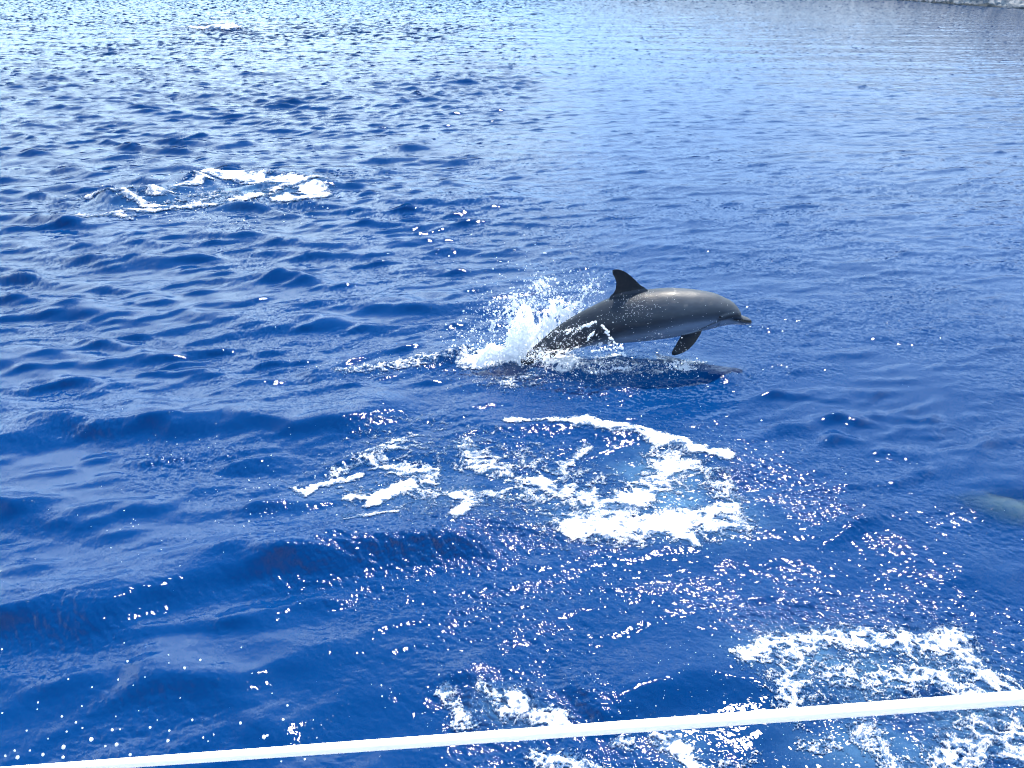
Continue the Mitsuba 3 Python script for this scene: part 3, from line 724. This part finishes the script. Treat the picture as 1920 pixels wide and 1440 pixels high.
# single flecks of foam and drops on the ruffled water
fl = []
for px, py, sx, sy, n, r0, r1 in ((900, 920, 230, 60, 420, 0.003, 0.010), (1250, 950, 130, 60, 500, 0.003, 0.009), (1330, 870, 60, 40, 160, 0.003, 0.008), (1650, 1260, 180, 60, 520, 0.002, 0.006), (1000, 1330, 150, 40, 200, 0.002, 0.006),
                                  (350, 830, 60, 30, 20, 0.004, 0.010), (190, 1010, 120, 40, 22, 0.004, 0.012), (500, 930, 60, 40, 40, 0.004, 0.010), (1150, 708, 110, 8, 260, 0.003, 0.012), (1000, 715, 90, 10, 200, 0.004, 0.011), (700, 690, 70, 10, 120, 0.004, 0.010),
                                  (420, 370, 120, 26, 300, 0.010, 0.03), (1700, 1400, 150, 40, 300, 0.002, 0.006)):
    g = np.array([at(px + R.normal() * sx, py + R.normal() * sy)[:2] for _ in range(n)])
    r = 0.62 * r0 * (r1 / r0) ** (R.uniform(size=n) ** 3)
    fl.append(drops(np.column_stack([g, sea_z(g[:, 0], g[:, 1]) + 0.5 * r]), r, R, fine=True))
scene['foam_flecks'] = mikit.ply(join(fl), 'foam_white', smooth=True)
labels['foam_flecks'] = {'label': 'tiny scattered flecks of foam on the ruffled blue water', 'category': 'sea foam', 'kind': 'stuff'}

# drops flying between the boat and the water, bottom left: place and radius on an enlargement, one object each
DROPS = [(478, 400, 5), (692, 425, 6), (751, 395, 5), (905, 348, 3), (466, 331, 3), (632, 376, 3), (633, 406, 3), (443, 469, 4), (345, 497, 4), (256, 467, 4), (142, 555, 4), (232, 607, 5), (285, 629, 5), (309, 650, 4), (421, 657, 6),
         (342, 693, 9), (437, 712, 8), (238, 722, 9), (488, 750, 7), (563, 648, 6), (630, 698, 7), (635, 660, 5), (161, 750, 7), (66, 760, 8), (237, 760, 7), (395, 718, 5), (721, 620, 5), (902, 632, 6), (675, 537, 3), (543, 459, 3),
         (500, 490, 2.5), (434, 607, 3), (450, 655, 4), (250, 664, 4), (8, 594, 4), (7, 355, 4), (1430, 490, 4), (1433, 531, 4), (1468, 516, 3), (1646, 450, 4), (1850, 475, 5), (112, 735, 4), (100, 660, 4), (180, 690, 3), (945, 445, 2.5),
         (1143, 767, 5), (1055, 775, 4), (780, 700, 3), (990, 684, 9), (1002, 678, 6), (1078, 566, 5), (1062, 618, 6), (55, 735, 5), (20, 755, 5), (307, 568, 3.5), (140, 580, 3), (520, 585, 2.5), (590, 620, 3), (1020, 520, 2.5), (1175, 620, 3)]
for k, (X, Y, r) in enumerate(DROPS):
    r = 0.78 * r
    key = 'water_droplet' + (f'_{k:03d}' if k else '')
    dist = R.uniform(1.9, 3.0)
    c = np.array([0, 0, CAM_H]) + ray(X / 2, 1040 + Y / 2) * dist
    b = ICO1.copy().subdivide_loop(1)
    v = b.vertices * (1 + 0.35 * (meshkit.noise(b.vertices * 1.7 + k * 5.1, k)[:, None] - 0.5)) * [1, 1, R.uniform(1.0, 1.3)]
    scene[key] = mikit.ply(trimesh.Trimesh(v / np.linalg.norm(b.vertices, axis=1).mean() * (r / 2 * dist / FPX) + c, b.faces, process=False), 'spray_white', smooth=True)
    labels[key] = {'label': 'small white round drop of spray flying over dark blue water at bottom left', 'category': 'droplet', 'group': 'flying drops at the bottom left'}

# ---------------------------------------------------------------- the boat's rail
scene['white_paint'] = {'type': 'principledthin', 'base_color': {'type': 'rgb', 'value': (0.95, 0.94, 0.92)}, 'roughness': 0.4, 'diff_trans': 0.9, 'eta': 1.45}


def rail():
    a = np.array([0, 0, CAM_H]) + ray(0, 1447) * 1.63
    b = np.array([0, 0, CAM_H]) + ray(1920, 1308) * 1.06
    u = np.linspace(-2.2, 3.0, 120)
    c = a + (b - a) * u[:, None]
    c[:, 2] += 0.012 * ((u - 0.5) ** 2 - 0.25) * 0.4
    d = (b - a) / np.linalg.norm(b - a)
    n1 = np.cross(d, [0, 0, 1])
    n1 /= np.linalg.norm(n1)
    n2 = np.cross(n1, d)
    ph = np.linspace(0, 2 * np.pi, 33)[:-1]
    rad = 0.0096 * (1 + 0.03 * (fbm2(u * 30, u * 0, 3, 6) - 0.5))
    return closed_loft(c[:, None] + (n1[None, None] * np.cos(ph)[None, :, None] + n2[None, None] * np.sin(ph)[None, :, None]) * rad[:, None, None])


scene['boat_rail'] = mikit.ply(rail(), 'white_paint', smooth=50)
labels['boat_rail'] = {'label': 'thin white boat rail running slantwise across the bottom of the view', 'category': 'rail'}
